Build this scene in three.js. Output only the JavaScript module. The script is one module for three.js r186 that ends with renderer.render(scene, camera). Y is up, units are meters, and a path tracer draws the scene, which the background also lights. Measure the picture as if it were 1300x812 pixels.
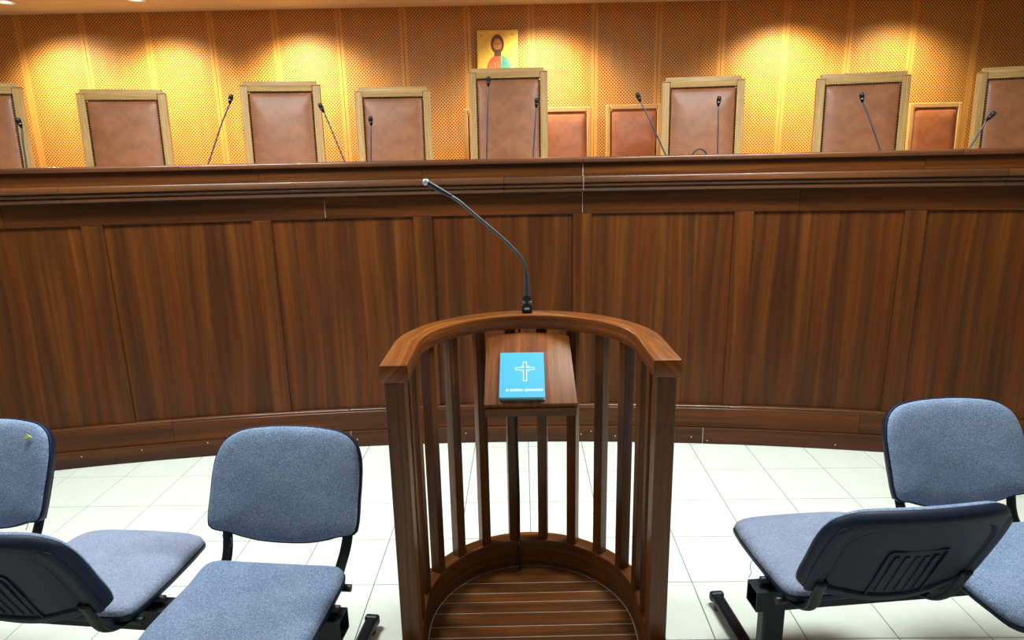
import * as THREE from 'three';
import { RoundedBoxGeometry } from 'three/addons/geometries/RoundedBoxGeometry.js';
import { mergeGeometries, toCreasedNormals, mergeVertices } from 'three/addons/utils/BufferGeometryUtils.js';
import { RectAreaLightUniformsLib } from 'three/addons/lights/RectAreaLightUniformsLib.js';

RectAreaLightUniformsLib.init();
const scene = new THREE.Scene();
scene.background = new THREE.Color(0x000000);
const rad = (d) => d * Math.PI / 180;

// ---------------------------------------------------------------- camera
const camera = new THREE.PerspectiveCamera(2 * Math.atan(406 / 815) * 180 / Math.PI, 1300 / 812, 0.05, 60);
camera.position.set(0, 1.713, 0);
camera.rotation.order = 'YXZ';
camera.rotation.set(-rad(13.755), 0, -rad(1.16));
scene.add(camera);

// ---------------------------------------------------------------- renderer, exposure
const renderer = new THREE.WebGLRenderer({ antialias: true });
renderer.toneMapping = THREE.LinearToneMapping;
renderer.toneMappingExposure = 1.0;
renderer.shadowMap.enabled = true;

// ---------------------------------------------------------------- large area lights: the cool white ceiling panels (x, z, strength)
const CEIL = 3.14;
const PANEL_COLOR = new THREE.Color().setRGB(0.90, 1.0, 0.98);
const PANELS = [[-1.8, -2.7, 50], [1.3, -2.7, 50], [-1.8, 0.9, 3], [1.3, 0.9, 3]];
const PANEL_W = 1.2, PANEL_D = 0.6;
// warm recessed lamps that wash the back wall: (x, lean towards x, strength of the wide spill; the beam straight down is BEAM times that)
const LAMPZ = -6.03, BEAM = 7;
const WARM = new THREE.Color().setRGB(1.0, 0.80, 0.50);
const DOWNLIGHTS = [[-4.3, 0.3, 3], [-3.18, 0.0, 3], [-1.98, 0.12, 3.8], [-0.92, 0, 0], [0.28, 0.1, 3.6], [1.41, 0, 0], [2.58, 0.08, 3.9], [3.68, 0.0, 2.1]];

// ================================================================ helpers
let seed = 12345;
const rnd = () => { seed = (seed * 1664525 + 1013904223) % 4294967296; return seed / 4294967296; };
const taken = {};
function numbered(n) { const k = taken[n] = (taken[n] ?? -1) + 1; return k ? `${n}_${String(k).padStart(3, '0')}` : n; }
function shadows(o) { o.castShadow = true; o.receiveShadow = true; return o; }
function part(name, geometry, material, parent) { const m = shadows(new THREE.Mesh(geometry, material)); m.name = name; parent.add(m); return m; }
function thing(name, label, category, [x, y, z] = [0, 0, 0], turn = 0, group) {
  const o = new THREE.Group(); o.name = numbered(name); o.position.set(x, y, z); o.rotation.y = turn; scene.add(o);
  o.userData = { label, category }; if (group) o.userData.group = group;
  return o;
}
function struct(name, geometry, material, label) {
  const m = geometry ? shadows(new THREE.Mesh(geometry, material)) : new THREE.Group();
  m.name = name; m.userData = { kind: 'structure', label, category: name.split('_')[0] }; scene.add(m); return m;
}
// uv in metres by the way each face points; v runs along the grain axis
function boxUV(g, grain = 'y', shift = true) {
  g = g.index ? g.toNonIndexed() : g;
  const p = g.attributes.position, uv = new Float32Array(p.count * 2), ou = shift ? rnd() * 3 : 0, ov = shift ? rnd() * 3 : 0;
  const a = new THREE.Vector3(), b = new THREE.Vector3(), c = new THREE.Vector3(), n = new THREE.Vector3();
  const gi = 'xyz'.indexOf(grain);
  for (let i = 0; i < p.count; i += 3) {
    a.fromBufferAttribute(p, i); b.fromBufferAttribute(p, i + 1); c.fromBufferAttribute(p, i + 2);
    n.copy(b).sub(a).cross(c.clone().sub(a));
    const m = [Math.abs(n.x), Math.abs(n.y), Math.abs(n.z)]; const ax = m.indexOf(Math.max(...m));
    const rest = [0, 1, 2].filter((k) => k !== ax); const vi = rest.includes(gi) ? gi : rest[1]; const ui = rest.find((k) => k !== vi);
    [a, b, c].forEach((q, k) => { uv[(i + k) * 2] = q.getComponent(ui) + ou + (ax === gi ? 0 : 0); uv[(i + k) * 2 + 1] = q.getComponent(vi) * (ax === gi ? 0.2 : 1) + ov; });
  }
  g.setAttribute('uv', new THREE.BufferAttribute(uv, 2)); return g;
}
function rbox(w, h, d, r = 0.004, grain = 'y', seg = 1) { return boxUV(new RoundedBoxGeometry(w, h, d, seg, Math.min(r, w / 2.01, h / 2.01, d / 2.01)), grain); }
function box(w, h, d, grain = 'y') { return boxUV(new THREE.BoxGeometry(w, h, d), grain); }
function at(g, x, y, z) { g.translate(x, y, z); return g; }
function extrude(shape, depth, bevel = 0, grain = 'y', curveSegments = 24, crease = 0.6) {
  const g = new THREE.ExtrudeGeometry(shape, { depth: depth - 2 * bevel, bevelEnabled: bevel > 0, bevelSize: bevel, bevelThickness: bevel, bevelOffset: -bevel, bevelSegments: 2, curveSegments });
  g.translate(0, 0, bevel); return boxUV(toCreasedNormals(g, crease), grain);
}
// lay an extruded plan shape flat: shape y runs away from the camera, depth runs up
function flat(g) { g.rotateX(-Math.PI / 2); return g; }
// sweep an ellipse (half widths a sideways, b in the bend plane) along points
function sweep(points, a, b, side = new THREE.Vector3(1, 0, 0), seg = 10, n = 28, taper = null) {
  const curve = new THREE.CatmullRomCurve3(points.map((p) => new THREE.Vector3(...p)), false, 'centripetal'), pos = [], idx = [];
  const t = new THREE.Vector3(), nn = new THREE.Vector3(), ss = new THREE.Vector3(), q = new THREE.Vector3();
  for (let i = 0; i <= n; i++) {
    curve.getPoint(i / n, q); curve.getTangent(i / n, t);
    nn.crossVectors(t, side).normalize(); ss.crossVectors(nn, t).normalize(); const k = taper ? taper(i / n) : 1;
    for (let j = 0; j < seg; j++) { const w = j / seg * Math.PI * 2; const v = q.clone().addScaledVector(ss, Math.cos(w) * a * k).addScaledVector(nn, Math.sin(w) * b * k); pos.push(v.x, v.y, v.z); }
  }
  for (let i = 0; i < n; i++) for (let j = 0; j < seg; j++) { const A = i * seg + j, B = i * seg + (j + 1) % seg, C = A + seg, D = B + seg; idx.push(A, C, B, B, C, D); }
  const c0 = pos.length / 3; curve.getPoint(0, q); pos.push(q.x, q.y, q.z); curve.getPoint(1, q); pos.push(q.x, q.y, q.z);
  for (let j = 0; j < seg; j++) { idx.push(c0, j, (j + 1) % seg); idx.push(c0 + 1, n * seg + (j + 1) % seg, n * seg + j); }
  const g = new THREE.BufferGeometry(); g.setAttribute('position', new THREE.Float32BufferAttribute(pos, 3)); g.setIndex(idx);
  g.computeVertexNormals(); g.setAttribute('uv', new THREE.Float32BufferAttribute(new Float32Array(pos.length / 3 * 2), 2)); return g;
}
// a padded form: outline (x, y) points about a centre, profile of [share of the outline, depth] from the middle of the front over the edge to the middle of the back
function pillow(outline, [cx, cy], profile, bend = null, uvScale = 1) {
  const n = outline.length, pos = [], uv = [], idx = [];
  profile.forEach(([s, z], k) => outline.forEach(([x, y]) => { let q = [cx + (x - cx) * s, cy + (y - cy) * s, z]; uv.push(q[0] * uvScale, q[1] * uvScale); if (bend) q = bend(...q, k); pos.push(...q); }));
  for (let k = 0; k + 1 < profile.length; k++) for (let j = 0; j < n; j++) { const A = k * n + j, B = k * n + (j + 1) % n, C = A + n, D = B + n; idx.push(A, C, B, B, C, D); }
  const g = new THREE.BufferGeometry(); g.setAttribute('position', new THREE.Float32BufferAttribute(pos, 3)); g.setAttribute('uv', new THREE.Float32BufferAttribute(uv, 2)); g.setIndex(idx);
  g.computeVertexNormals(); return g;
}
function smoothOutline(pts, n = 72) { const c = new THREE.CatmullRomCurve3(pts.map(([x, y]) => new THREE.Vector3(x, y, 0)), true, 'centripetal'); return c.getSpacedPoints(n).slice(0, n).map((p) => [p.x, p.y]); }
function roundedRect(w, h, r, r2 = r) { // r at the low corners, r2 at the high corners
  const s = new THREE.Shape(); s.moveTo(-w / 2 + r, -h / 2); s.lineTo(w / 2 - r, -h / 2); s.absarc(w / 2 - r, -h / 2 + r, r, -Math.PI / 2, 0); s.lineTo(w / 2, h / 2 - r2); s.absarc(w / 2 - r2, h / 2 - r2, r2, 0, Math.PI / 2);
  s.lineTo(-w / 2 + r2, h / 2); s.absarc(-w / 2 + r2, h / 2 - r2, r2, Math.PI / 2, Math.PI); s.lineTo(-w / 2, -h / 2 + r); s.absarc(-w / 2 + r, -h / 2 + r, r, Math.PI, Math.PI * 1.5); return s;
}

// ---------------------------------------------------------------- computed textures
function hash(x, y, s) { let h = Math.imul(x, 374761393) ^ Math.imul(y, 668265263) ^ Math.imul(s, 1274126177); h = Math.imul(h ^ (h >>> 13), 1274126177); return ((h ^ (h >>> 16)) >>> 0) / 4294967296; }
function noise(u, v, fx, fy, s) { // u, v in 0..1, tiles after 1; fx, fy whole numbers of cells
  const x = u * fx, y = v * fy, x0 = Math.floor(x), y0 = Math.floor(y); let a = x - x0, b = y - y0; a = a * a * (3 - 2 * a); b = b * b * (3 - 2 * b);
  const w = (i, j) => hash(((x0 + i) % fx + fx) % fx, ((y0 + j) % fy + fy) % fy, s);
  return (w(0, 0) * (1 - a) + w(1, 0) * a) * (1 - b) + (w(0, 1) * (1 - a) + w(1, 1) * a) * b;
}
function dataTex(w, h, fn, repeat = [1, 1], srgb = true) {
  const d = new Uint8Array(w * h * 4);
  for (let y = 0; y < h; y++) for (let x = 0; x < w; x++) { const c = fn(x / w, y / h), i = (y * w + x) * 4; for (let k = 0; k < 3; k++) d[i + k] = Math.max(0, Math.min(255, Math.round(c[k]))); d[i + 3] = 255; }
  const t = new THREE.DataTexture(d, w, h, THREE.RGBAFormat); t.wrapS = t.wrapT = THREE.RepeatWrapping; t.magFilter = THREE.LinearFilter; t.minFilter = THREE.LinearMipmapLinearFilter; t.generateMipmaps = true;
  if (srgb) t.colorSpace = THREE.SRGBColorSpace; t.repeat.set(...repeat); t.needsUpdate = true; return t;
}
const mix = (a, b, t) => a.map((v, k) => v + (b[k] - v) * t);
const sat = (t) => Math.max(0, Math.min(1, t));
// wood grain that runs along v; one tile is w x h metres
function woodTex(c0, c1, c2, s, w = 0.8, h = 2.4, fine = 0.5) {
  return dataTex(512, 512, (u, v) => {
    const wob = (noise(u, v, 4, 3, s + 9) - 0.5) * 0.05; const uu = (u + wob + 1) % 1;
    const broad = noise(uu, v, 14, 2, s), mid = noise(uu, v, 44, 3, s + 1), thin = noise(uu, v, 120, 8, s + 2), pore = noise(u, v, 256, 40, s + 3);
    let c = mix(c0, c1, sat(broad * 0.8 + mid * 0.7 - 0.3)); c = mix(c, c2, sat((noise(uu, v, 24, 2, s + 5) - 0.55) * 2.2));
    const k = 1 + fine * ((thin - 0.5) * 0.38 + (pore - 0.5) * 0.26); return c.map((q) => q * k);
  }, [1 / w, 1 / h]);
}
function mat(o) { return new THREE.MeshPhysicalMaterial(o); }
const darkWoodTex = woodTex([60, 27, 5], [98, 52, 12], [87, 37, 6], 11);
const darkWoodTex2 = woodTex([62, 29, 5], [101, 54, 13], [89, 39, 7], 31);
const railWoodTex = woodTex([94, 46, 11], [134, 74, 20], [112, 54, 12], 51, 0.5, 1.6, 0.7);
const standWoodTex = woodTex([70, 36, 8], [114, 64, 17], [92, 46, 9], 71, 0.4, 1.8, 0.7);
const oakTex = woodTex([186, 146, 88], [212, 172, 108], [196, 150, 92], 91, 0.4, 1.2, 0.5);
const M = {
  panel: [mat({ map: darkWoodTex, roughness: 0.5, specularIntensity: 0.35, clearcoat: 0.12, clearcoatRoughness: 0.2 }), mat({ map: darkWoodTex2, roughness: 0.5, specularIntensity: 0.35, clearcoat: 0.12, clearcoatRoughness: 0.2 })],
  moulding: mat({ map: darkWoodTex2, roughness: 0.4, clearcoat: 0.5, clearcoatRoughness: 0.12 }),
  rail: mat({ map: railWoodTex, roughness: 0.45, specularIntensity: 0.4, clearcoat: 0.35, clearcoatRoughness: 0.16 }),
  rest: mat({ map: railWoodTex, roughness: 0.5, specularIntensity: 0.4, clearcoat: 0.15, clearcoatRoughness: 0.4 }),
  stand: mat({ map: standWoodTex, roughness: 0.45, specularIntensity: 0.4, clearcoat: 0.3, clearcoatRoughness: 0.22 }),
  oak: mat({ map: oakTex, roughness: 0.5, clearcoat: 0.15, clearcoatRoughness: 0.35 }),
  filler: mat({ color: 0xb9b2a8, roughness: 0.9 }),
  steel: mat({ color: 0x8d8d90, roughness: 0.3, metalness: 0.9 }),
  black: mat({ color: 0x15171c, roughness: 0.45 }),
  blackMetal: mat({ color: 0x11141c, roughness: 0.42, specularIntensity: 0.6 }),
  navyPlastic: mat({ color: 0x111a30, roughness: 0.5, specularIntensity: 0.5 }),
  brass: mat({ color: 0x3a2a1c, roughness: 0.4, metalness: 0.6 }),
};
const leatherTex = (a, b, s) => dataTex(256, 256, (u, v) => { const n = noise(u, v, 5, 6, s) * 0.5 + noise(u, v, 14, 15, s + 1) * 0.3 + noise(u, v, 60, 60, s + 2) * 0.2; return mix(a, b, sat((n - 0.25) * 1.9)); }, [2, 2]);
M.leather = mat({ map: leatherTex([152, 94, 60], [178, 114, 76], 5), roughness: 0.42, clearcoat: 0.15, clearcoatRoughness: 0.4 });
const fabricTex = (a, b, s) => dataTex(512, 512, (u, v) => { const n = noise(u, v, 256, 256, s) * 0.5 + noise(u, v, 128, 110, s + 1) * 0.38 + noise(u, v, 7, 9, s + 2) * 0.1; return mix(a, b, sat((n - 0.22) * 1.8)); }, [3, 3]);
const fabricBump = dataTex(512, 512, (u, v) => { const n = noise(u, v, 256, 256, 77) * 255; return [n, n, n]; }, [3, 3], false);
M.fabric = mat({ map: fabricTex([88, 106, 138], [146, 160, 186], 3), bumpMap: fabricBump, bumpScale: 0.0012, roughness: 0.95, sheen: 0.25, sheenRoughness: 0.6, sheenColor: new THREE.Color(0.5, 0.6, 0.75) });
M.wornFabric = mat({ map: fabricTex([112, 122, 150], [156, 162, 184], 6), bumpMap: fabricBump, bumpScale: 0.0012, roughness: 0.95, sheen: 0.25, sheenRoughness: 0.6, sheenColor: new THREE.Color(0.55, 0.6, 0.7) });
const tileTex = [0, 1, 2].map((k) => dataTex(128, 128, (u, v) => { const n = noise(u, v, 4, 4, 200 + k) * 0.6 + noise(u, v, 22, 22, 210 + k) * 0.4; return mix([224, 227, 217], [233, 236, 227], n); }, [3, 3]));
M.tile = tileTex.map((t) => mat({ map: t, roughness: 0.22, clearcoat: 0.3, clearcoatRoughness: 0.12 }));
M.grout = mat({ color: 0x70726e, roughness: 0.9 });
M.ceiling = mat({ color: 0xdcd8d0, roughness: 0.95 });
M.plaster = mat({ color: 0xd8cdb8, roughness: 0.95 });
M.carpet = mat({ color: 0x6a4a30, roughness: 0.95 });
// perforated veneer: staggered round holes in the field of each 0.6 m sheet, plain margins
const PERF = 0.6, HOLE = PERF * 0.88 / 17;
const perfTex = [0, 1].map((k) => dataTex(1024, 1024, (u, v) => {
  const x = u * PERF, y = v * HOLE * 18; const wob = noise(u, v, 12, 2, 300 + k), st = noise(u, v, 60, 4, 310 + k);
  let c = mix([192, 140, 68], [210, 158, 82], sat(wob * 0.7 + st * 0.4 - 0.05));
  if (u > 0.055 && u < 0.945) {
    const px = (x - PERF * 0.06) / HOLE, py = y / HOLE; let d = 9;
    for (const [ox, oy] of [[0, 0], [0.5, 0.5]]) { const dx = px - ox - Math.round(px - ox), dy = py - oy - Math.round(py - oy); d = Math.min(d, Math.hypot(dx, dy)); }
    c = mix([74, 36, 12], c, sat((d - 0.17) / 0.07));
  }
  return c;
}, [1 / PERF, 1 / (HOLE * 18)]));
M.perf = perfTex.map((t) => mat({ map: t, roughness: 0.5, clearcoat: 0.1, clearcoatRoughness: 0.4 }));

// ================================================================ the room
const BX = -0.214, BZ = 7.787, R0 = 11.545;      // plan circle of the judges' bench
const T = 1 / 3, GYAW = 0.01793, GX = -0.93924, GZ = 11.0593;  // floor tile grid
const WALLZ = -6.5;
{
  const floor = struct('floor', null, null, 'pale glazed square floor tiles with thin grey joints');
  part('grout_bed', at(box(14, 0.1, 13, 'x'), 0, -0.0525, -0.5), M.grout, floor);
  const tg = [0, 1, 2].map(() => { const g = rbox(T - 0.0035, 0.012, T - 0.0035, 0.0015, 'x'); g.translate(0, -0.006, 0); return g; });
  const rest = [];
  const place = (c, row) => { const a = (c + 0.5 + GX) * T, w = (row + 0.5 - GZ) * T; return [a * Math.cos(GYAW) - w * Math.sin(GYAW), a * Math.sin(GYAW) + w * Math.cos(GYAW)]; };
  for (let c = -20; c < 22; c++) for (let row = -1; row < 28; row++) {
    const [x, z] = place(c, row); if (Math.abs(x) > 5.9 || z < -4.2 || z > 5.7) continue;
    const near = z > -3.95 && z < -1.1 && Math.abs(x) < 3.3 - (z + 3.95) * 0.42; const k = (c * 7 + row * 3 + 300) % 3;
    if (near) { const m = part('tile', tg[k], M.tile[k], floor); m.position.set(x, 0, z); m.rotation.y = -GYAW + (k - 1) * 0; }
    else { const g = new THREE.BoxGeometry(T - 0.0035, 0.012, T - 0.0035); g.rotateY(-GYAW); g.translate(x, -0.006, z); rest.push(g); }
  }
  const r = part('tile_field', boxUV(mergeGeometries(rest), 'x'), M.tile[0], floor); r.userData.kind = 'stuff';

  struct('floor_dais', at(box(12, 1.0, 2.75, 'x'), 0, 0.5, -5.12), M.carpet, 'raised floor behind the judges bench');
  const dais = scene.getObjectByName('floor_dais'); dais.geometry.dispose();
  { // its front follows the curve of the bench
    const s = new THREE.Shape(); s.moveTo(-6, 6.5); s.lineTo(6, 6.5);
    for (let i = 0; i <= 30; i++) { const x = 6 - 12 * i / 30; s.lineTo(x, -(BZ - Math.sqrt((R0 + 0.5) ** 2 - (x - BX) ** 2))); }
    dais.geometry = flat(extrude(s, 1.0, 0, 'x'));
  }
  const wall = struct('wall_back', null, null, 'orange perforated wooden acoustic panels on the wall behind the judges');
  part('wall_backing', at(box(12.2, 3.4, 0.2), 0, 1.6, WALLZ - 0.115), M.plaster, wall);
  const sg = [0, 1].map(() => { const g = rbox(PERF - 0.003, 2.2, 0.015, 0.002, 'y'); return g; });
  sg.forEach((g) => { const p = g.attributes.position, uv = g.attributes.uv; for (let i = 0; i < p.count; i++) uv.setXY(i, p.getX(i) + PERF / 2, p.getY(i)); });
  for (let i = -10; i < 10; i++) { const m = part('wall_panel', sg[Math.abs(i) % 2], M.perf[Math.abs(i * 3) % 2], wall); m.position.set(0.233 + PERF * (i + 0.5), 2.1, WALLZ - 0.0075); }
  const lw = struct('wall_left', at(box(0.2, 3.4, 13.2), -6.1, 1.6, -0.5), M.plaster, 'plain plaster wall beside the courtroom');
  struct('wall_right', at(box(0.2, 3.4, 13.2), 6.1, 1.6, -0.5), M.plaster, 'plain plaster wall beside the courtroom');
  struct('wall_front', at(box(12.4, 3.4, 0.2), 0, 1.6, 6.1), M.plaster, 'plain plaster wall at the public end of the courtroom');
  // ceiling slab with round openings for the recessed lamps
  const s = new THREE.Shape(); s.moveTo(-6.2, -6.2); s.lineTo(6.2, -6.2); s.lineTo(6.2, 6.7); s.lineTo(-6.2, 6.7); s.closePath();
  for (const [x] of DOWNLIGHTS) { const h = new THREE.Path(); h.absarc(x, -LAMPZ, 0.075, 0, Math.PI * 2, true); s.holes.push(h); }
  struct('ceiling', at(flat(extrude(s, 0.14, 0, 'x')), 0, CEIL, 0), M.ceiling, 'cream plaster ceiling with recessed lamps');
}

// ---------------------------------------------------------------- ceiling lamps
const glow = (c, k) => mat({ color: 0x111111, emissive: c, emissiveIntensity: k, roughness: 0.6 });
const whiteTrim = mat({ color: 0xe8e4dc, roughness: 0.4 });
{
  const can = new THREE.LatheGeometry([[0.073, 0.0], [0.073, 0.13], [0.0, 0.132]].map(([a, b]) => new THREE.Vector2(a, b)), 28);
  const ring = new THREE.LatheGeometry([[0.072, 0.001], [0.074, -0.006], [0.09, -0.006], [0.094, 0.0], [0.072, 0.001]].map(([a, b]) => new THREE.Vector2(a, b)), 36);
  const bulb = new THREE.LatheGeometry([[0.0, 0.012], [0.03, 0.012], [0.055, 0.022], [0.062, 0.04]].map(([a, b]) => new THREE.Vector2(a, b)), 28);
  const on = glow(WARM.clone().lerp(new THREE.Color(1, 1, 1), 0.45), 6), off = mat({ color: 0xcfc9bd, roughness: 0.3 });
  for (const [x, lean, power] of DOWNLIGHTS) {
    const o = thing('recessed_downlight', power ? 'lit round recessed lamp with white ring in the ceiling by the wooden wall' : 'unlit round recessed lamp with white ring in the ceiling by the wooden wall', 'downlight', [x, CEIL, LAMPZ], 0, power ? 'lit downlights along the wooden wall' : 'unlit downlights along the wooden wall');
    part('housing', can, M.steel, o); part('trim_ring', ring, whiteTrim, o); part('bulb', bulb, power ? on : off, o);
    if (!power) continue;
    for (const [name, k, angle, soft] of [['downlight_spill', power, 69, 0.3], ['downlight_beam', power * BEAM, 62, 1]]) {
      const l = new THREE.SpotLight(WARM, k, 0, rad(angle), soft, 2); l.name = name; l.position.set(0, -0.012, 0); l.target.position.set(lean, -1.5, 0); l.castShadow = true; l.shadow.radius = 1.5; l.shadow.mapSize.set(1024, 1024); o.add(l, l.target);
    }
  }
  for (const [x, z, k] of PANELS) {
    const o = thing('ceiling_light_panel', 'flat rectangular cool white ceiling light above the public area', 'ceiling light', [x, CEIL, z], 0, 'cool white ceiling lights');
    part('frame', at(rbox(PANEL_W + 0.06, 0.03, PANEL_D + 0.06, 0.005, 'x'), 0, -0.015, 0), whiteTrim, o);
    part('diffuser', at(rbox(PANEL_W, 0.006, PANEL_D, 0.002, 'x'), 0, -0.032, 0), glow(PANEL_COLOR, 1.5), o);
    const l = new THREE.RectAreaLight(PANEL_COLOR, k, PANEL_W, PANEL_D); l.name = 'panel_light'; l.position.set(0, -0.04, 0); l.rotation.x = -Math.PI / 2; o.add(l);
  }
}

// ================================================================ the judges' bench (curved)
// sweep a closed profile of [radius offset, height] from angle a0 to a1 degrees; local origin at the foot of the bench front
function arcPiece(profile, a0, a1, along = true, step = 0.6) {
  const n = Math.max(1, Math.ceil((a1 - a0) / step)), pos = [], uv = [], ou = rnd() * 3, ov = rnd() * 3;
  const P = (k, i) => { const [dr, y] = profile[k % profile.length], a = rad(a0 + (a1 - a0) * i / n), r = R0 + dr; return [r * Math.sin(a), y, R0 - r * Math.cos(a)]; };
  let len = 0;
  const tri = (A, B, C) => { for (const [q, t] of [A, B, C]) { pos.push(...q); uv.push(...t); } };
  for (let k = 0; k < profile.length; k++) {
    const q0 = profile[k], q1 = profile[(k + 1) % profile.length], d = Math.hypot(q1[0] - q0[0], q1[1] - q0[1]);
    for (let i = 0; i < n; i++) {
      const s0 = R0 * rad(a0 + (a1 - a0) * i / n), s1 = R0 * rad(a0 + (a1 - a0) * (i + 1) / n);
      const U = (s, l) => along ? [l + ou, s + ov] : [s + ou, l + ov];
      const A = [P(k, i), U(s0, len)], B = [P(k, i + 1), U(s1, len)], C = [P(k + 1, i + 1), U(s1, len + d)], D = [P(k + 1, i), U(s0, len + d)];
      tri(A, B, C); tri(A, C, D);
    }
    len += d;
  }
  const tr = THREE.ShapeUtils.triangulateShape(profile.map((p) => new THREE.Vector2(...p)), []);
  for (const f of tr) for (const [i, o] of [[0, f], [n, [f[0], f[2], f[1]]]]) tri(...o.map((k) => [P(k, i), [profile[k][0] + ou, profile[k][1] + ov]]));
  const g = new THREE.BufferGeometry(); g.setAttribute('position', new THREE.Float32BufferAttribute(pos, 3)); g.setAttribute('uv', new THREE.Float32BufferAttribute(uv, 2));
  return toCreasedNormals(g, 0.5);
}
{
  const b = thing('judges_bench', 'long curved dark wooden judges bench with panelled front and stepped ledge', 'bench', [BX, 0, BZ - R0]);
  const A0 = -21, A1 = 21, GAP = 0.012;
  const pieces = (name, profile, cuts, material, along = true) => { const c = [A0, ...cuts, A1]; for (let i = 0; i + 1 < c.length; i++) part(name, arcPiece(profile, c[i] + (i ? GAP / 2 : 0), c[i + 1] - GAP / 2, along), material, b); };
  const quarter = (r, y, q, n = 6) => [...Array(n + 1)].map((_, i) => { const t = i / n * Math.PI / 2; return [r + q - q * Math.cos(t), y - q + q * Math.sin(t)]; });
  part('carcass', arcPiece([[0.07, 0.0], [0.07, 1.72], [0.09, 1.72], [0.09, 0.0]], A0, A1), M.moulding, b);
  // plinth in two steps
  pieces('plinth_board', [[0.07, 0.002], [0.001, 0.002], [0.0, 0.004], [0.0, 0.1], [0.003, 0.104], [0.07, 0.104]], [-15.5, -4.0, 6.85, 15], M.panel[0]);
  pieces('skirting_board', [[0.07, 0.105], [0.014, 0.105], [0.012, 0.108], [0.012, 0.226], [0.015, 0.229], [0.07, 0.229]], [-9.2, 1.1, 11.3], M.panel[1]);
  pieces('skirting_bead', [[0.07, 0.23], [0.018, 0.23], ...quarter(0.018, 0.2445, 0.012), [0.07, 0.2455]], [-9.2, -4.0, 7.6], M.moulding);
  // panels and stiles
  const stiles = []; for (let k = -3; k <= 4; k++) stiles.push(3.15 + 4.5 * (k - 1)); // centre angles
  const cs = [-19.55, -15.1, -10.5, -6.03, -1.47, 3.15, 7.68, 12.12, 16.6, 20.9];
  for (let i = 0; i + 1 < cs.length; i++) part('panel', arcPiece([[0.07, 0.246], [0.045, 0.246], [0.045, 1.42], [0.07, 1.42]], cs[i] + 0.268, cs[i + 1] - 0.268, false, 1), M.panel[i % 2], b);
  for (const c of cs) part('stile', arcPiece([[0.07, 0.246], [0.034, 0.246], [0.032, 0.248], [0.032, 1.415], [0.034, 1.417], [0.07, 1.417]], c - 0.265, c + 0.265, false, 1), M.panel[1], b);
  pieces('frieze_board', [[0.07, 1.418], [0.034, 1.418], [0.032, 1.42], [0.032, 1.56], [0.07, 1.56]], [-12.6, -4.23, 3.15, 9.14, 15.2], M.panel[0]);
  pieces('ledge_moulding', [[0.07, 1.545], [-0.016, 1.545], [-0.024, 1.549], [-0.027, 1.556], [-0.026, 1.564], [-0.022, 1.569], [-0.012, 1.5695], [-0.012, 1.5735], [-0.03, 1.574], [-0.035, 1.578], [-0.036, 1.586], [-0.033, 1.5915], [-0.018, 1.592], [-0.018, 1.5965], [-0.042, 1.597], [-0.047, 1.601], ...quarter(-0.047, 1.634, 0.011), [0.07, 1.637]], [-11, 0.92, 3.15, 14], M.moulding);
  pieces('fascia_board', [[0.07, 1.637], [0.03, 1.637], [0.03, 1.704], [0.07, 1.704]], [-14, -5.96, -1.41, 3.15, 12.18], M.panel[1]);
  pieces('top_nosing', [[0.09, 1.705], [0.012, 1.705], [0.006, 1.709], [0.004, 1.714], ...quarter(0.004, 1.737, 0.012), [0.09, 1.738]], [-8, 3.15, 13], M.moulding);
  part('desk_top', arcPiece([[0.09, 1.57], [0.75, 1.57], [0.76, 1.58], [0.75, 1.6], [0.09, 1.6]], A0, A1), M.moulding, b);
  // pale filler in the open joint through ledge, fascia and frieze, and in two more joints
  const fill = (name, a, w, pr) => part(name, arcPiece(pr, a - w / 2, a + w / 2, false, 1), M.filler, b);
  fill('joint_filler', 3.15, 0.011, [[0.05, 1.425], [0.0315, 1.425], [0.0315, 1.545], [0.05, 1.545]]);
  fill('joint_filler', 3.155, 0.014, [[0.05, 1.56], [-0.0275, 1.556], [-0.0365, 1.582], [-0.0475, 1.603], [-0.0475, 1.622], [-0.038, 1.6345], [0.03, 1.638], [0.0295, 1.704], [0.05, 1.704]]);
  fill('joint_filler', -4.23, 0.011, [[0.05, 1.425], [0.0315, 1.425], [0.0315, 1.52], [0.05, 1.52]]);
  fill('joint_filler', 6.85, 0.014, [[0.05, 0.004], [-0.0005, 0.004], [-0.0005, 0.103], [0.05, 0.103]]);
  fill('joint_filler', -4.0, 0.01, [[0.05, 0.004], [-0.0005, 0.004], [-0.0005, 0.103], [0.05, 0.103]]);
  const head = new THREE.SphereGeometry(0.0045, 8, 6); head.scale(1, 1, 0.4);
  for (const [a, y] of [[-3.82, 0.05], [-0.45, 0.066], [3.14, 0.052], [3.45, 0.072], [4.2, 0.041], [6.51, 0.044], [6.99, 0.022], [10.68, 0.03], [-8.26, 0.09], [-4.11, 0.06], [-11.76, 0.072], [-10.12, 0.078]]) {
    const m = part('nail_head', head, M.filler, b); m.position.set(R0 * Math.sin(rad(a)), y, R0 - R0 * Math.cos(rad(a)) + 0.0005); m.rotation.y = -rad(a);
  }
}

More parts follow.
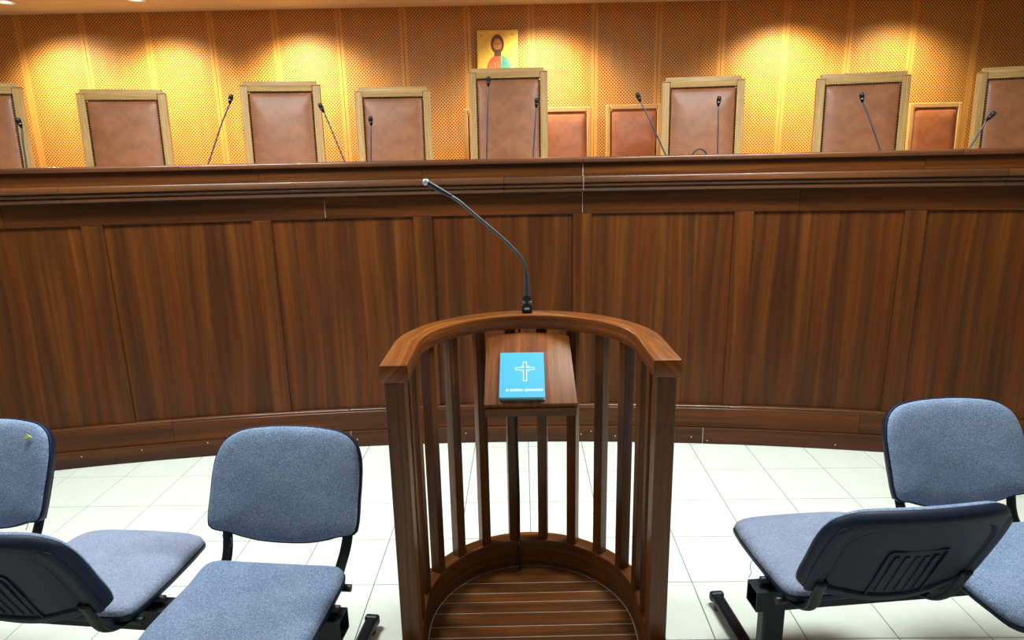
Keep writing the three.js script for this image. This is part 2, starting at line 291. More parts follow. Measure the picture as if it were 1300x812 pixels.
// ================================================================ judges' chairs
const DAIS = 1.0;
function nailTrim(pts, r = 0.0065, pitch = 0.017) {
  const g = new THREE.IcosahedronGeometry(r, 0), all = [];
  for (let i = 0; i + 1 < pts.length; i++) { const [a, b] = [pts[i], pts[i + 1]], d = Math.hypot(b[0] - a[0], b[1] - a[1]), n = Math.round(d / pitch); for (let k = 0; k < n; k++) { const q = g.clone(); q.translate(a[0] + (b[0] - a[0]) * k / n, a[1] + (b[1] - a[1]) * k / n, 0); all.push(q); } }
  return mergeGeometries(all);
}
function judgeChair(label, [x, z], yaw, top, w, high) {
  const o = thing('judge_chair', label, 'chair', [x, DAIS, z], yaw, 'judges chairs in a row behind the bench');
  const H = top - DAIS, fw = 0.056, tr = 0.07, y0 = 0.5; // the back rises from y0 to H
  const lean = new THREE.Group(); lean.name = 'backrest'; lean.position.set(0, y0, 0); lean.rotation.x = -rad(4); o.add(lean);
  const h = (H - y0) / Math.cos(rad(4));
  for (const s of [-1, 1]) part('side_rail', at(rbox(fw, h - 0.03, 0.04, 0.006), s * (w / 2 - fw / 2), (h - 0.03) / 2, 0), M.oak, lean);
  const ts = new THREE.Shape(); // top rail with stepped shoulders
  ts.moveTo(-w / 2 + fw + 0.001, h - tr); ts.lineTo(w / 2 - fw - 0.001, h - tr); ts.lineTo(w / 2 - fw - 0.001, h - 0.0315); ts.lineTo(w / 2, h - 0.0295); ts.lineTo(w / 2, h - 0.024); ts.lineTo(w / 2 - 0.026, h - 0.022); ts.lineTo(w / 2 - 0.028, h);
  ts.lineTo(-w / 2 + 0.028, h); ts.lineTo(-w / 2 + 0.026, h - 0.022); ts.lineTo(-w / 2, h - 0.024); ts.lineTo(-w / 2, h - 0.0295); ts.lineTo(-w / 2 + fw + 0.001, h - 0.0315);
  part('top_rail', at(extrude(ts, 0.046, 0.003, 'x'), 0, 0, -0.022), M.oak, lean);
  const lw = w - 2 * fw + 0.002, lh = h - tr - 0.05, pts = roundedRect(lw, lh, 0.012).getSpacedPoints(80).slice(0, 80).map((p) => [p.x, p.y]);
  const pad = pillow(pts, [0, 0], [[0.001, 0.034], [0.4, 0.0335], [0.7, 0.031], [0.88, 0.024], [0.95, 0.017], [0.985, 0.008], [1, 0.0], [1, -0.02], [0.9, -0.028], [0.001, -0.03]]);
  part('leather_pad', at(pad, 0, 0.05 + lh / 2, 0), M.leather, lean);
  const e = lw / 2 - 0.006, t = part('nailhead_trim', at(nailTrim([[-e, 0.06], [-e, 0.045 + lh], [e, 0.045 + lh], [e, 0.06]]), 0, 0, 0.019), M.brass, lean); t.userData.kind = 'stuff';
  part('lower_rail', at(rbox(w - 2 * fw, 0.05, 0.036, 0.005, 'x'), 0, 0.024, 0), M.oak, lean);
  const seat = pillow(roundedRect(w - 0.04, 0.48, 0.03).getSpacedPoints(60).slice(0, 60).map((p) => [p.x, p.y]), [0, 0], [[0.001, 0.05], [0.6, 0.048], [0.88, 0.038], [0.97, 0.02], [1, 0.0], [1, -0.04], [0.001, -0.042]]); seat.rotateX(-Math.PI / 2);
  part('seat', at(seat, 0, 0.48, 0.27), M.leather, o);
  part('seat_frame', at(rbox(w, 0.07, 0.5, 0.006, 'x'), 0, 0.405, 0.26), M.oak, o);
  for (const s of [-1, 1]) for (const f of [0.035, 0.48]) part('leg', at(rbox(0.05, 0.37, 0.05, 0.005), s * (w / 2 - 0.03), 0.185, f), M.oak, o);
  return o;
}
const JC = [
  [-3.564, -4.507, 15.2, 2.30, 0.57, 'tan leather judge chair cut by the end of the bench, beside a thin upright microphone'],
  [-2.693, -4.711, 11.2, 2.262, 0.575, 'tan leather judge chair beneath a lit ceiling lamp, no microphone in front of it'],
  [-1.64, -4.875, 6.4, 2.315, 0.565, 'tan leather judge chair standing between two outward leaning microphones'],
  [-0.841, -4.939, 2.8, 2.268, 0.553, 'tan leather judge chair with one short microphone before it, beside the tallest chair'],
  [0.005, -4.952, -1.0, 2.385, 0.58, 'tallest tan leather judge chair with two microphones before it, under the gold icon'],
  [1.408, -4.851, -7.3, 2.285, 0.58, 'tan leather judge chair with an upright microphone and a small cable loop before it'],
  [2.461, -4.67, -12.1, 2.268, 0.6, 'tan leather judge chair with one slanting microphone before its pad'],
  [3.42, -4.43, -16.4, 2.262, 0.58, 'tan leather judge chair behind a microphone, next to a low wall chair'],
];
for (const [x, z, yaw, top, w, label] of JC) judgeChair(label, [x, z], rad(yaw), top, w, false);
function clerkChair(label, x, top, w) {
  const o = thing('low_chair', label, 'chair', [x, DAIS, -6.12], 0, 'low chairs against the wooden wall');
  const H = top - DAIS, y0 = 0.47, h = H - y0, fw = 0.04;
  const back = new THREE.Group(); back.name = 'backrest'; back.position.set(0, y0, 0); back.rotation.x = -rad(3); o.add(back);
  for (const s of [-1, 1]) part('side_rail', at(rbox(fw, h, 0.034, 0.008), s * (w / 2 - fw / 2), h / 2, 0), M.oak, back);
  part('top_rail', at(rbox(w - 2 * fw, 0.042, 0.034, 0.006, 'x'), 0, h - 0.021, 0), M.oak, back);
  part('lower_rail', at(rbox(w - 2 * fw, 0.05, 0.034, 0.006, 'x'), 0, 0.025, 0), M.oak, back);
  const lw = w - 2 * fw, lh = h - 0.092, pts = roundedRect(lw, lh, 0.01).getSpacedPoints(60).slice(0, 60).map((p) => [p.x, p.y]);
  part('leather_pad', at(pillow(pts, [0, 0], [[0.001, 0.022], [0.7, 0.021], [0.92, 0.015], [1, 0.0], [1, -0.012], [0.001, -0.014]]), 0, 0.05 + lh / 2, 0), M.leather, back);
  part('seat', at(rbox(w, 0.08, 0.46, 0.02, 'x', 3), 0, 0.45, 0.235), M.leather, o);
  for (const s of [-1, 1]) for (const f of [0.03, 0.42]) part('leg', at(rbox(0.042, 0.42, 0.042, 0.005), s * (w / 2 - 0.025), 0.21, f), M.oak, o);
}
clerkChair('low brown leather chair peeking out behind the tallest judge chair', -0.17, 2.195, 0.475);
clerkChair('low brown leather chair half hidden by the tallest judge chair, showing most of its pad', 0.524, 2.195, 0.475);
clerkChair('low brown leather chair at the wall crossed by a slanting microphone', 1.152, 2.208, 0.505);
clerkChair('low brown leather chair at the wall beside the widest judge chair', 3.918, 2.168, 0.48);

// ---------------------------------------------------------------- icon on the wall
{
  const c = document.createElement('canvas'); c.width = 416; c.height = 512; const x = c.getContext('2d');
  x.fillStyle = '#e8c65a'; x.fillRect(0, 0, 416, 512); x.strokeStyle = '#c79a3a'; x.lineWidth = 6; x.strokeRect(8, 8, 400, 496);
  for (let i = 0; i < 260; i++) { x.fillStyle = `rgba(${200 + rnd() * 40 | 0},${160 + rnd() * 40 | 0},70,0.25)`; x.fillRect(rnd() * 416, rnd() * 512, 10 + rnd() * 26, 6 + rnd() * 14); }
  x.strokeStyle = '#c9a040'; x.lineWidth = 4; x.beginPath(); x.arc(206, 145, 112, 0, 7); x.stroke();
  x.fillStyle = '#b3563f'; x.beginPath(); x.moveTo(76, 512); x.bezierCurveTo(80, 330, 120, 270, 175, 245); x.lineTo(240, 245); x.lineTo(240, 512); x.fill();
  x.fillStyle = '#3f8a83'; x.beginPath(); x.moveTo(246, 240); x.bezierCurveTo(320, 265, 350, 330, 358, 512); x.lineTo(190, 512); x.bezierCurveTo(225, 420, 245, 330, 246, 240); x.fill();
  x.strokeStyle = '#2e6864'; x.lineWidth = 5; for (let i = 0; i < 5; i++) { x.beginPath(); x.moveTo(262 + i * 16, 290 + i * 14); x.quadraticCurveTo(270 + i * 12, 400, 240 + i * 22, 510); x.stroke(); }
  x.strokeStyle = '#d98a5c'; x.lineWidth = 5; for (let i = 0; i < 4; i++) { x.beginPath(); x.moveTo(130 + i * 26, 320 - i * 8); x.quadraticCurveTo(120 + i * 26, 420, 128 + i * 20, 510); x.stroke(); }
  x.fillStyle = '#5a3a20'; x.beginPath(); x.ellipse(206, 135, 66, 92, 0, 0, 7); x.fill(); x.fillRect(172, 190, 70, 60);
  x.fillStyle = '#b07a4a'; x.beginPath(); x.ellipse(206, 145, 42, 62, 0, 0, 7); x.fill();
  x.fillStyle = '#5a3a20'; x.beginPath(); x.moveTo(164, 160); x.quadraticCurveTo(168, 236, 206, 246); x.quadraticCurveTo(244, 236, 248, 160); x.quadraticCurveTo(236, 190, 206, 186); x.quadraticCurveTo(176, 190, 164, 160); x.fill();
  x.fillStyle = '#3a2414'; x.fillRect(180, 128, 18, 6); x.fillRect(214, 128, 18, 6); x.fillRect(192, 200, 28, 4); x.fillStyle = '#8f5c34'; x.fillRect(203, 132, 6, 36);
  x.fillStyle = '#c08a55'; x.beginPath(); x.ellipse(196, 430, 24, 46, 0.4, 0, 7); x.fill();
  x.fillStyle = '#8a5a22'; x.font = 'bold 30px serif'; x.textAlign = 'center'; x.fillText('ΙC', 50, 62); x.fillText('ΧC', 362, 56);
  const t = new THREE.CanvasTexture(c); t.colorSpace = THREE.SRGBColorSpace;
  const o = thing('icon_painting', 'gold ground painted icon of a robed bearded figure above the tallest chair', 'picture', [-0.083, 2.44, WALLZ + 0.03]);
  part('board', at(rbox(0.4, 0.485, 0.026, 0.004), 0, 0.2425, -0.004), mat({ color: 0x5a3416, roughness: 0.5 }), o);
  part('painting', at(new THREE.PlaneGeometry(0.388, 0.473), 0, 0.2425, 0.0098), mat({ map: t, roughness: 0.45 }), o);
}

// ---------------------------------------------------------------- microphones on the desk
function deskMic(label, base, head, o2 = {}) {
  const [bx, by, bz] = base, [hx, hy, hz] = head; // base: where the neck clears the top of the bench
  const o = thing('gooseneck_microphone', label, 'microphone', [0, 0, 0], 0, 'microphones on the judges desk');
  const dx = (hx - bx), dy = hy - by, k = (by - 1.63) / dy; const fx = bx - dx * Math.min(k, 0.35) * (o2.straight ?? 1); o.position.set(fx, 1.6, bz);
  const L = (x, y, z) => [x - fx, y - 1.6, z - bz];
  part('stand', new THREE.LatheGeometry([[0, 0], [0.05, 0], [0.052, 0.006], [0.046, 0.018], [0.014, 0.026], [0.011, 0.05], [0, 0.052]].map(([a, b]) => new THREE.Vector2(a, b)), 24), M.black, o);
  const neckTop = [hx - dx * 0.07, hy - dy * 0.07, hz - (hz - bz) * 0.07 - 0.006];
  const pts = [L(fx, 1.645, bz), L(fx + (bx - fx) * 0.6, by - (by - 1.645) * 0.4, bz), L(bx, by, bz), L(bx + dx * 0.3, by + dy * 0.31, bz + (hz - bz) * 0.3), L(bx + dx * 0.65, by + dy * 0.67, bz + (hz - bz) * 0.65), L(...neckTop)];
  part('gooseneck', sweep(pts, 0.0048, 0.0048, new THREE.Vector3(0, 0, 1), 8, 30, (t) => t < 0.3 ? 1.35 : 1), o2.light ? M.steel : M.neck, o);
  const d = new THREE.Vector3(dx * 0.5, dy * 0.5, 0.06).normalize(), g = new THREE.LatheGeometry([[0, 0], [0.006, 0], [0.009, 0.012], [0.0135, 0.03], [0.0135, 0.05], [0.01, 0.058], [0, 0.06]].map(([a, b]) => new THREE.Vector2(a, b)), 16);
  g.applyQuaternion(new THREE.Quaternion().setFromUnitVectors(new THREE.Vector3(0, 1, 0), d)); g.translate(...L(...neckTop)); part('capsule', g, M.black, o);
  const rg = new THREE.TorusGeometry(0.0125, 0.0022, 6, 16); rg.applyQuaternion(new THREE.Quaternion().setFromUnitVectors(new THREE.Vector3(0, 0, 1), d)); rg.translate(...L(...neckTop)); rg.translate(d.x * 0.028, d.y * 0.028, d.z * 0.028); part('capsule_ring', rg, M.steel, o);
  return o;
}
M.neck = mat({ color: 0x55575d, roughness: 0.4, metalness: 0.5 });
[
  [[-2.831, 1.739, -3.888], [-2.820, 1.983, -3.890], 'thin upright microphone beside the judge chair at the far end of the bench'],
  [[-1.842, 1.751, -4.066], [-1.670, 2.118, -4.089], 'long gooseneck microphone leaning towards the bare wall between two judge chairs'],
  [[-1.035, 1.760, -4.149], [-1.139, 2.057, -4.142], 'gooseneck microphone leaning beside the chair, against bare orange wall'],
  [[-0.864, 1.761, -4.160], [-0.849, 1.969, -4.161], 'short upright microphone in front of a lone judge chair pad'],
  [[-0.138, 1.766, -4.177], [-0.115, 2.201, -4.177], 'tall upright microphone in front of the tallest judge chair'],
  [[0.155, 1.760, -4.172], [0.178, 2.062, -4.171], 'shorter microphone at the edge of the tallest judge chair pad'],
  [[0.971, 1.753, -4.119], [0.803, 2.083, -4.134], 'slanting gooseneck microphone in front of a low wall chair'],
  [[1.288, 1.746, -4.083], [1.277, 2.042, -4.084], 'upright microphone beside a small cable loop on the bench'],
  [[2.209, 1.735, -3.930], [2.077, 2.038, -3.956], 'slanting microphone in front of a wide judge chair pad'],
  [[2.658, 1.729, -3.828], [2.735, 1.905, -3.809], 'low curved microphone just before the low chair at the wall'],
].forEach(([b, h, l]) => deskMic(l, b, h));
{
  const o = thing('cable_loop', 'small black cable loop rising over the edge of the judges bench', 'cable', [1.17, 1.6, -4.07]);
  part('cable', sweep([[-0.06, 0.006, 0.03], [-0.05, 0.1, 0], [-0.03, 0.155, 0], [0.0, 0.172, 0], [0.03, 0.16, 0], [0.055, 0.12, 0], [0.075, 0.006, 0.03]], 0.004, 0.004, new THREE.Vector3(0, 0, 1), 8, 32), M.black, o);
}

// ================================================================ witness stand
const SX = 0.05, SZ = -1.965;
{
  const o = thing('witness_stand', 'dark wooden U-shaped witness stand with slatted rail and sloping book rest', 'witness stand', [SX, 0, SZ]);
  const FRONT = -0.235;
  function uShape(ro, ri, front) { const s = new THREE.Shape(); s.moveTo(ro, front); s.lineTo(ro, 0); s.absarc(0, 0, ro, 0, Math.PI); s.lineTo(-ro, front); s.lineTo(-ri, front); s.lineTo(-ri, 0); s.absarc(0, 0, ri, Math.PI, 0, true); s.lineTo(ri, front); s.closePath(); return s; }
  const arcUV = (g) => { // grain follows the bend
    const p = g.attributes.position, uv = g.attributes.uv; for (let i = 0; i < p.count; i += 3) { const cz = (p.getZ(i) + p.getZ(i + 1) + p.getZ(i + 2)) / 3; for (let k = 0; k < 3; k++) { const x = p.getX(i + k), z = p.getZ(i + k), y = p.getY(i + k); if (cz < 0) uv.setXY(i + k, Math.hypot(x, z) + y, Math.atan2(x, -z) * 0.4); else uv.setXY(i + k, Math.abs(x) + y, Math.sign(x) * (0.628 + z)); } } return g; };
  part('base_ring', at(arcUV(flat(extrude(uShape(0.425, 0.366, -0.3), 0.22, 0.004, 'x', 40))), 0, 0, 0), M.stand, o);
  part('hand_rail', at(arcUV(flat(extrude(uShape(0.43, 0.348, FRONT), 0.056, 0.008, 'x', 48))), 0, 1.109, 0), M.rail, o);
  // floor of the stand: boards with pale joints
  const hw = (s) => s > 0 ? Math.sqrt(Math.max(0, 0.3625 ** 2 - s * s)) : 0.362;
  const core = new THREE.Shape(); core.moveTo(0.3655, -0.3); core.lineTo(0.3655, 0); core.absarc(0, 0, 0.3655, 0, Math.PI); core.lineTo(-0.3655, -0.3); core.closePath();
  part('floor_core', flat(extrude(core, 0.1003, 0, 'x', 40)), M.filler, o);
  const lines = [0.3615, 0.252, 0.192, 0.14, 0.08, 0.01, -0.045, -0.105, -0.165, -0.225, -0.298];
  for (let i = 0; i + 1 < lines.length; i++) {
    const s1 = lines[i] - (i ? 0.0017 : 0), s0 = lines[i + 1] + 0.0017, s = new THREE.Shape(), n = 10; s.moveTo(-hw(s0), s0); s.lineTo(hw(s0), s0);
    for (let k = 1; k <= n; k++) { const q = s0 + (s1 - s0) * k / n; s.lineTo(Math.max(0.002, hw(q)), q); }
    for (let k = n; k >= 1; k--) { const q = s0 + (s1 - s0) * k / n; s.lineTo(-Math.max(0.002, hw(q)), q); }
    part('floor_board', at(flat(extrude(s, 0.02, 0, 'x')), 0, 0.0815, 0), M.stand, o).geometry = at(boxUV(flat(extrude(s, 0.02, 0, 'x')), 'x'), 0, 0.0815, 0);
  }
  part('front_riser', at(rbox(0.73, 0.094, 0.02, 0.003, 'x'), 0, 0.049, 0.312), M.stand, o);
  // slats and front posts
  const y0 = 0.22, y1 = 1.109, sl = () => rbox(0.038, y1 - y0, 0.04, 0.003);
  for (const d of [9, 27, 45, 63, 81]) for (const s of [-1, 1]) { const a = rad(d * s), m = part('slat', sl(), M.stand, o); m.position.set(0.39 * Math.sin(a), (y0 + y1) / 2, -0.39 * Math.cos(a)); m.rotation.y = -a; }
  for (const s of [-1, 1]) {
    const m = part('slat', sl(), M.stand, o); m.position.set(s * 0.39, (y0 + y1) / 2, 0.061); m.rotation.y = Math.PI / 2;
    part('front_post', at(rbox(0.058, y1 - y0, 0.062, 0.004), s * 0.391, (y0 + y1) / 2, 0.19), M.stand, o);
  }
  // sloping book rest: rear edge under the rail, front edge lower
  const br = new THREE.Shape(), L = 0.337; br.moveTo(-0.156, 0); br.lineTo(0.156, 0); br.lineTo(0.152, L - 0.02); br.quadraticCurveTo(0, L + 0.022, -0.152, L - 0.02); br.closePath();
  const bg = extrude(br, 0.024, 0.002, 'y'); const tilt = Math.atan2(0.167, 0.29); bg.translate(0, 0, -0.024); bg.rotateX(-Math.PI / 2 + tilt); bg.translate(0.007, 0.932, -0.045);
  part('book_rest', bg, M.rest, o);
  part('rest_lip', at(rbox(0.308, 0.03, 0.018, 0.003, 'x'), 0.007, 0.9, -0.058), M.stand, o);
  part('rest_support', at(rbox(0.27, 0.06, 0.022, 0.003, 'x'), 0.007, 1.045, -0.352), M.stand, o);
  for (const s of [-1, 1]) { const t = new THREE.Shape(); t.moveTo(0, 0); t.lineTo(0.27, 0.152); t.lineTo(0.27, 0.08); t.lineTo(0.04, 0.0); t.closePath(); const g = extrude(t, 0.018, 0.001, 'x'); g.rotateY(Math.PI / 2); g.translate(0.007 + s * 0.12 - 0.009, 0.894, -0.07); part('rest_bracket', g, M.stand, o); }
}

// ---------------------------------------------------------------- blue book on the rest
{
  const c = document.createElement('canvas'); c.width = 480; c.height = 680; const x = c.getContext('2d');
  x.fillStyle = '#3aa0cc'; x.fillRect(0, 0, 480, 680);
  for (let i = 0; i < 9000; i++) { x.fillStyle = rnd() > 0.5 ? 'rgba(255,255,255,0.035)' : 'rgba(0,30,60,0.04)'; x.fillRect(rnd() * 480, rnd() * 680, 1 + rnd() * 3, 1 + rnd() * 2); }
  x.fillStyle = '#3791bd'; x.fillRect(26, 0, 5, 680);
  x.strokeStyle = '#eef3dc'; x.lineWidth = 6; x.lineJoin = 'miter';
  const cross = [[252, 150], [288, 150], [288, 236], [372, 236], [372, 272], [288, 272], [288, 440], [252, 440], [252, 272], [168, 272], [168, 236], [252, 236]];
  x.beginPath(); cross.forEach(([a, b], i) => i ? x.lineTo(a, b) : x.moveTo(a, b)); x.closePath(); x.stroke();
  x.lineWidth = 4; x.beginPath(); x.moveTo(224, 206); x.lineTo(316, 302); x.moveTo(316, 206); x.lineTo(224, 302); x.stroke(); x.fillStyle = '#3aa0cc'; x.fillRect(257, 170, 26, 250); x.fillRect(185, 241, 170, 26);
  x.fillStyle = '#f4f4e6'; x.font = 'bold 45px sans-serif'; x.textAlign = 'center'; x.fillText('Η ΚΑΙΝΗ ΔΙΑΘΗΚΗ', 262, 590, 410);
  const t = new THREE.CanvasTexture(c); t.colorSpace = THREE.SRGBColorSpace; t.anisotropy = 8;
  const tilt = Math.atan2(0.167, 0.29), o = thing('book', 'small light blue hardback book with a white outlined cross lying on the book rest', 'book', [0.0295, 0.9405, -2.0215]);
  o.rotation.set(tilt, rad(-1.5), 0, 'YXZ'); o.rotation.x = tilt;
  const W = 0.152, D = 0.206, blue = mat({ color: 0x3a9cc8, roughness: 0.45 });
  // local: x right, y up from the board, -z up the slope
  part('back_cover', at(rbox(W, 0.003, D, 0.001, 'x'), 0, 0.0017, -D / 2), blue, o);
  part('pages', at(rbox(W - 0.008, 0.009, D - 0.008, 0.001, 'x'), -0.002, 0.0078, -D / 2), mat({ color: 0xd9d3c0, roughness: 0.9 }), o);
  part('front_cover', at(rbox(W, 0.003, D, 0.001, 'x'), 0, 0.0138, -D / 2), blue, o);
  part('spine', at(rbox(0.005, 0.0148, D, 0.002, 'x'), -W / 2 + 0.0005, 0.0078, -D / 2), blue, o);
  const pg = new THREE.PlaneGeometry(W - 0.001, D - 0.001); pg.rotateX(-Math.PI / 2); part('cover_print', at(pg, 0, 0.01545, -D / 2), mat({ map: t, roughness: 0.45 }), o);
}

// ---------------------------------------------------------------- microphone on the hand rail
{
  const o = thing('stand_microphone', 'black gooseneck microphone bent far sideways on the witness stand rail', 'microphone', [0.057, 1.165, -2.355]);
  part('base', at(rbox(0.04, 0.034, 0.034, 0.006, 'y', 2), 0, 0.0175, 0), M.black, o);
  part('collar', at(new THREE.CylinderGeometry(0.0165, 0.019, 0.03, 20), 0, 0.0505, 0), M.black, o);
  part('clamp_ring', at(rbox(0.036, 0.012, 0.036, 0.004, 'y', 2), 0, 0.04, 0), mat({ color: 0x70757e, roughness: 0.35, metalness: 0.6 }), o);
  part('name_plate', at(rbox(0.018, 0.008, 0.001, 0.0004), 0, 0.018, 0.0177), mat({ color: 0xd8dadd, roughness: 0.5 }), o);
  part('neck_sleeve', at(new THREE.CylinderGeometry(0.0075, 0.0135, 0.085, 18), 0, 0.106, 0), M.neck, o);
  const P = [[0.055, 1.31, -2.352], [0.052, 1.34, -2.348], [0.045, 1.362, -2.34], [0.019, 1.399, -2.33], [-0.023, 1.444, -2.32], [-0.131, 1.545, -2.28], [-0.177, 1.588, -2.26], [-0.205, 1.608, -2.25]].map(([x, y, z]) => [x - 0.057, y - 1.165, z + 2.355]);
  part('gooseneck', sweep(P, 0.0062, 0.0062, new THREE.Vector3(0, 0, 1), 10, 48), M.neck, o);
  const Q = [[-0.2, 1.605, -2.252], [-0.228, 1.622, -2.24], [-0.255, 1.639, -2.231], [-0.281, 1.655, -2.222]].map(([x, y, z]) => [x - 0.057, y - 1.165, z + 2.355]);
  part('capsule', sweep(Q, 0.0095, 0.0095, new THREE.Vector3(0, 0, 1), 12, 14, (t) => 0.75 + 0.35 * t), M.black, o);
  part('capsule_tip', at(new THREE.SphereGeometry(0.0115, 16, 12), -0.339, 0.4905, 0.1335), mat({ color: 0xc8ccd2, roughness: 0.35, metalness: 0.5 }), o);
  const cab = sweep([[-0.03, -0.058, 0.026], [-0.042, -0.2, 0.03], [-0.047, -0.45, 0.03], [-0.044, -0.75, 0.03], [-0.046, -0.94, 0.033], [-0.046, -0.96, 0.05], [-0.046, -1.0, 0.06], [-0.046, -1.058, 0.062]], 0.0045, 0.0045, new THREE.Vector3(1, 0, 0), 8, 60);
  part('microphone_cable', cab, M.black, o);
}

// ================================================================ beam seating with fabric seats
const SEAT_W = 0.48, BACK_TILT = rad(24);
const seatOutline = smoothOutline([[-0.235, 0.02], [-0.24, 0.12], [-0.243, 0.25], [-0.24, 0.35], [-0.222, 0.42], [-0.17, 0.447], [-0.08, 0.456], [0, 0.458], [0.08, 0.456], [0.17, 0.447], [0.222, 0.42], [0.24, 0.35], [0.243, 0.25], [0.24, 0.12], [0.235, 0.02], [0.215, 0.003], [0.1, 0.0], [0, 0.0], [-0.1, 0.0], [-0.215, 0.003]], 84);
const backOutline = smoothOutline([[0, 0], [0.08, 0.004], [0.14, 0.016], [0.185, 0.03], [0.215, 0.034], [0.24, 0.046], [0.247, 0.075], [0.247, 0.15], [0.247, 0.22], [0.241, 0.28], [0.222, 0.33], [0.18, 0.364], [0.1, 0.381], [0, 0.386], [-0.1, 0.381], [-0.18, 0.364], [-0.222, 0.33], [-0.241, 0.28], [-0.247, 0.22], [-0.247, 0.15], [-0.247, 0.075], [-0.24, 0.046], [-0.215, 0.034], [-0.185, 0.03], [-0.14, 0.016], [-0.08, 0.004]].map(([x, y]) => [x * 1.05, y]), 96);
const backBend = (x, y, z) => [x, y, z + x * x * 0.55 - 0.02];
// seat: outline y runs to the front (+z), profile depth runs up
const seatMap = (x, y, z) => [x, z - 0.02 * sat((y - 0.33) / 0.13) ** 2 - x * x * 0 + 0.012 * (1 - sat(y / 0.12)), y - 0.135];
const seatGeo = {
  cushion: pillow(seatOutline, [0, 0.23], [[0.001, 0.462], [0.35, 0.4635], [0.65, 0.464], [0.85, 0.462], [0.93, 0.457], [0.975, 0.449], [0.995, 0.44], [1, 0.432], [0.99, 0.425], [0.001, 0.425]], seatMap),
  shell: pillow(seatOutline, [0, 0.23], [[0.001, 0.426], [0.98, 0.427], [1.0, 0.43], [1.012, 0.426], [1.01, 0.414], [0.97, 0.404], [0.6, 0.398], [0.001, 0.397]], seatMap),
  back: pillow(backOutline, [0, 0.2], [[0.001, 0.03], [0.4, 0.0295], [0.7, 0.027], [0.86, 0.023], [0.94, 0.016], [0.98, 0.008], [0.99, 0.0], [0.98, -0.004], [0.001, -0.004]], backBend),
  backShell: pillow(backOutline, [0, 0.2], [[0.001, -0.004], [0.985, -0.003], [1.0, 0.0], [1.012, -0.004], [1.014, -0.014], [1.0, -0.026], [0.95, -0.034], [0.84, -0.037], [0.815, -0.035], [0.805, -0.026], [0.79, -0.025], [0.775, -0.03], [0.5, -0.031], [0.001, -0.031]], backBend),
};
for (const k of ['cushion', 'shell']) { const g = seatGeo[k], ix = g.index.array; for (let i = 0; i < ix.length; i += 3) { const t = ix[i + 1]; ix[i + 1] = ix[i + 2]; ix[i + 2] = t; } g.computeVertexNormals(); }
const armGeo = [-1, 1].map((s) => sweep([[s * 0.214, 0.568, -0.2465], [s * 0.212, 0.51, -0.2215], [s * 0.206, 0.466, -0.202], [s * 0.2, 0.432, -0.173], [s * 0.2, 0.408, -0.13], [s * 0.2, 0.396, -0.06], [s * 0.2, 0.394, 0.2]], 0.018, 0.009, new THREE.Vector3(1, 0, 0), 12, 44));
const rimGeo = [-1, 1].map((s) => sweep([[0.345, 0.196], [0.3, 0.216], [0.23, 0.226], [0.15, 0.228], [0.07, 0.225], [0.046, 0.222]].map(([h, x]) => [s * x, h, x * x * 0.55 - 0.02 - 0.027]), 0.026, 0.011, new THREE.Vector3(1, 0, 0), 14, 30, (t) => Math.min(1, 0.25 + t * 5)));
const boltGeo = new THREE.CylinderGeometry(0.012, 0.012, 0.03, 14); boltGeo.rotateZ(Math.PI / 2);
const ribGeo = rbox(0.013, 0.165, 0.006, 0.0028);
const pocketGeo = (() => { const s = roundedRect(0.17, 0.215, 0.014); const h = new THREE.Path(roundedRect(0.158, 0.203, 0.01).getPoints()); s.holes.push(h); return extrude(s, 0.005, 0.001, 'x', 6); })();
function seatUnit(parent, x, flip, fabric) {
  const u = new THREE.Group(); u.name = 'seat_unit'; u.position.set(x, 0, 0); u.rotation.y = flip ? Math.PI : 0; parent.add(u);
  part('seat_cushion', seatGeo.cushion, flip ? M.wornFabric : fabric, u); part('seat_shell', seatGeo.shell, M.navyPlastic, u);
  const set = (name, g, m) => { const q = part(name, g, m, u); q.position.set(0, 0.5, -0.18); q.rotation.x = -BACK_TILT; return q; };
  set('back_cushion', seatGeo.back, fabric); set('back_shell', seatGeo.backShell, M.navyPlastic);
  const lift = (g, dx, dy, dz) => { const q = g.clone(); q.translate(dx, dy, dz); const p = q.attributes.position; for (let i = 0; i < p.count; i++) { const X = p.getX(i); p.setZ(i, p.getZ(i) + X * X * 0.55); } return q; };
  for (const g of rimGeo) set('side_rim', g, M.navyPlastic);
  set('pocket_frame', lift(pocketGeo, 0, 0.14, -0.0545), M.navyPlastic);
  for (let k = -2; k <= 2; k++) set('pocket_rib', lift(ribGeo, k * 0.028, 0.14, -0.0515), M.navyPlastic);
  for (const g of armGeo) part('support_arm', g, M.blackMetal, u);
  for (const s of [-1, 1]) for (const z of [-0.1, 0.0]) { const q = part('bolt', boltGeo, M.black, u); q.position.set(s * 0.244, 0.405, z); }
  part('mount_bracket', at(rbox(0.3, 0.012, 0.12, 0.003, 'x'), 0, 0.3915, 0.02), M.blackMetal, u);
  return u;
}
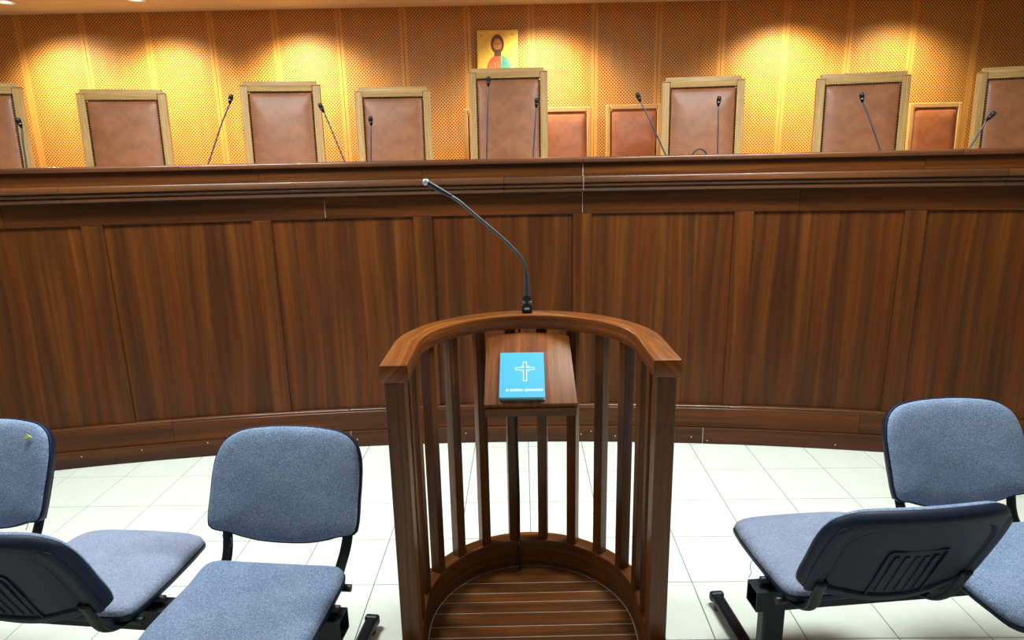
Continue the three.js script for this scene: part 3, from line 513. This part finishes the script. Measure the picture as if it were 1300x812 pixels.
function beamSeating(label, pos, turn, x0, x1, seats, legs) {
  const o = thing('beam_seating', label, 'seating', pos, rad(turn), 'fabric beam seats beside the witness stand');
  const s = new THREE.Shape(); s.moveTo(-0.035, -0.035); s.lineTo(0.035, -0.035); s.lineTo(0.035, 0.035); s.lineTo(-0.035, 0.035); s.closePath();
  const h = new THREE.Path(); h.moveTo(-0.031, -0.031); h.lineTo(-0.031, 0.031); h.lineTo(0.031, 0.031); h.lineTo(0.031, -0.031); h.closePath(); s.holes.push(h);
  const bg = extrude(s, x1 - x0, 0, 'x'); bg.rotateY(Math.PI / 2); part('beam', at(bg, x0, 0.35, 0), M.blackMetal, o);
  for (const [x, flip, fab] of seats) seatUnit(o, x, flip, fab);
  for (const x of legs) {
    const leg = part('leg', at(rbox(0.072, 0.275, 0.05, 0.01, 'y', 3), x, 0.178, 0), M.blackMetal, o);
    const fs = roundedRect(0.05, 0.032, 0.0155), fg = extrude(fs, 0.8, 0.002, 'y', 8); const f = part('foot', at(fg, x, 0.034, -0.4), M.blackMetal, leg);
    for (const z of [-0.38, 0.38]) part('glide', at(new THREE.CylinderGeometry(0.018, 0.02, 0.02, 16), x, 0.0105, z), M.black, leg);
    for (const z of [-0.41, 0.41]) part('end_cap', at(rbox(0.056, 0.04, 0.03, 0.012, 'y', 3), x, 0.035, z), M.black, leg);
  }
  return o;
}
const left = beamSeating('beam seating of three blue fabric seats facing alternate ways, one with a torn edge', [-0.8, 0, -1.72], -6.5, -1.75, 0.27, [[0, false, M.fabric], [-0.57, true, M.fabric], [-1.13, false, M.fabric]], [0.2, -1.4]);
const right = beamSeating('beam seating of two blue fabric seats facing opposite ways, with a bare beam end', [1.035, 0, -1.81], 4.8, -0.285, 1.3, [[0, true, M.fabric], [0.565, false, M.fabric]], [-0.215, 1.1]);

{ // worn spots: foam showing through a tear, threads hanging from seams
  const [, L1] = [0, left.children.filter((c) => c.name === 'seat_unit')[2]], L3 = left.children.filter((c) => c.name === 'seat_unit')[0], R2 = right.children.filter((c) => c.name === 'seat_unit')[0];
  const t = new THREE.Shape(); t.moveTo(-0.018, -0.006); t.lineTo(-0.004, 0.008); t.lineTo(0.016, -0.002); t.lineTo(0.006, -0.004); t.lineTo(-0.002, -0.009); t.closePath();
  const f = part('foam_tear', extrude(t, 0.004, 0.0008, 'x'), mat({ color: 0xc9d070, roughness: 0.9 }), L1); const h = 0.325, x = 0.175; f.position.set(x, 0.5 + h * Math.cos(BACK_TILT) + 0.024 * Math.sin(BACK_TILT), -0.18 - h * Math.sin(BACK_TILT) + 0.024); f.rotation.x = -BACK_TILT;
  const th = (u, pts) => part('loose_thread', sweep(pts, 0.0011, 0.0011, new THREE.Vector3(0, 0, 1), 5, 16), mat({ color: 0x5c6a86, roughness: 0.9 }), u);
  th(L3, [[-0.2, 0.53, -0.17], [-0.195, 0.517, -0.165], [-0.197, 0.5, -0.163]]); th(L3, [[-0.17, 0.524, -0.168], [-0.165, 0.506, -0.162], [-0.172, 0.492, -0.16]]); th(L1, [[0.19, 0.55, -0.185], [0.21, 0.53, -0.18], [0.2, 0.508, -0.178]]);
  th(R2, [[0.243, 0.43, 0.08], [0.256, 0.405, 0.082], [0.25, 0.37, 0.085], [0.256, 0.35, 0.087]]);
}

renderer.render(scene, camera);
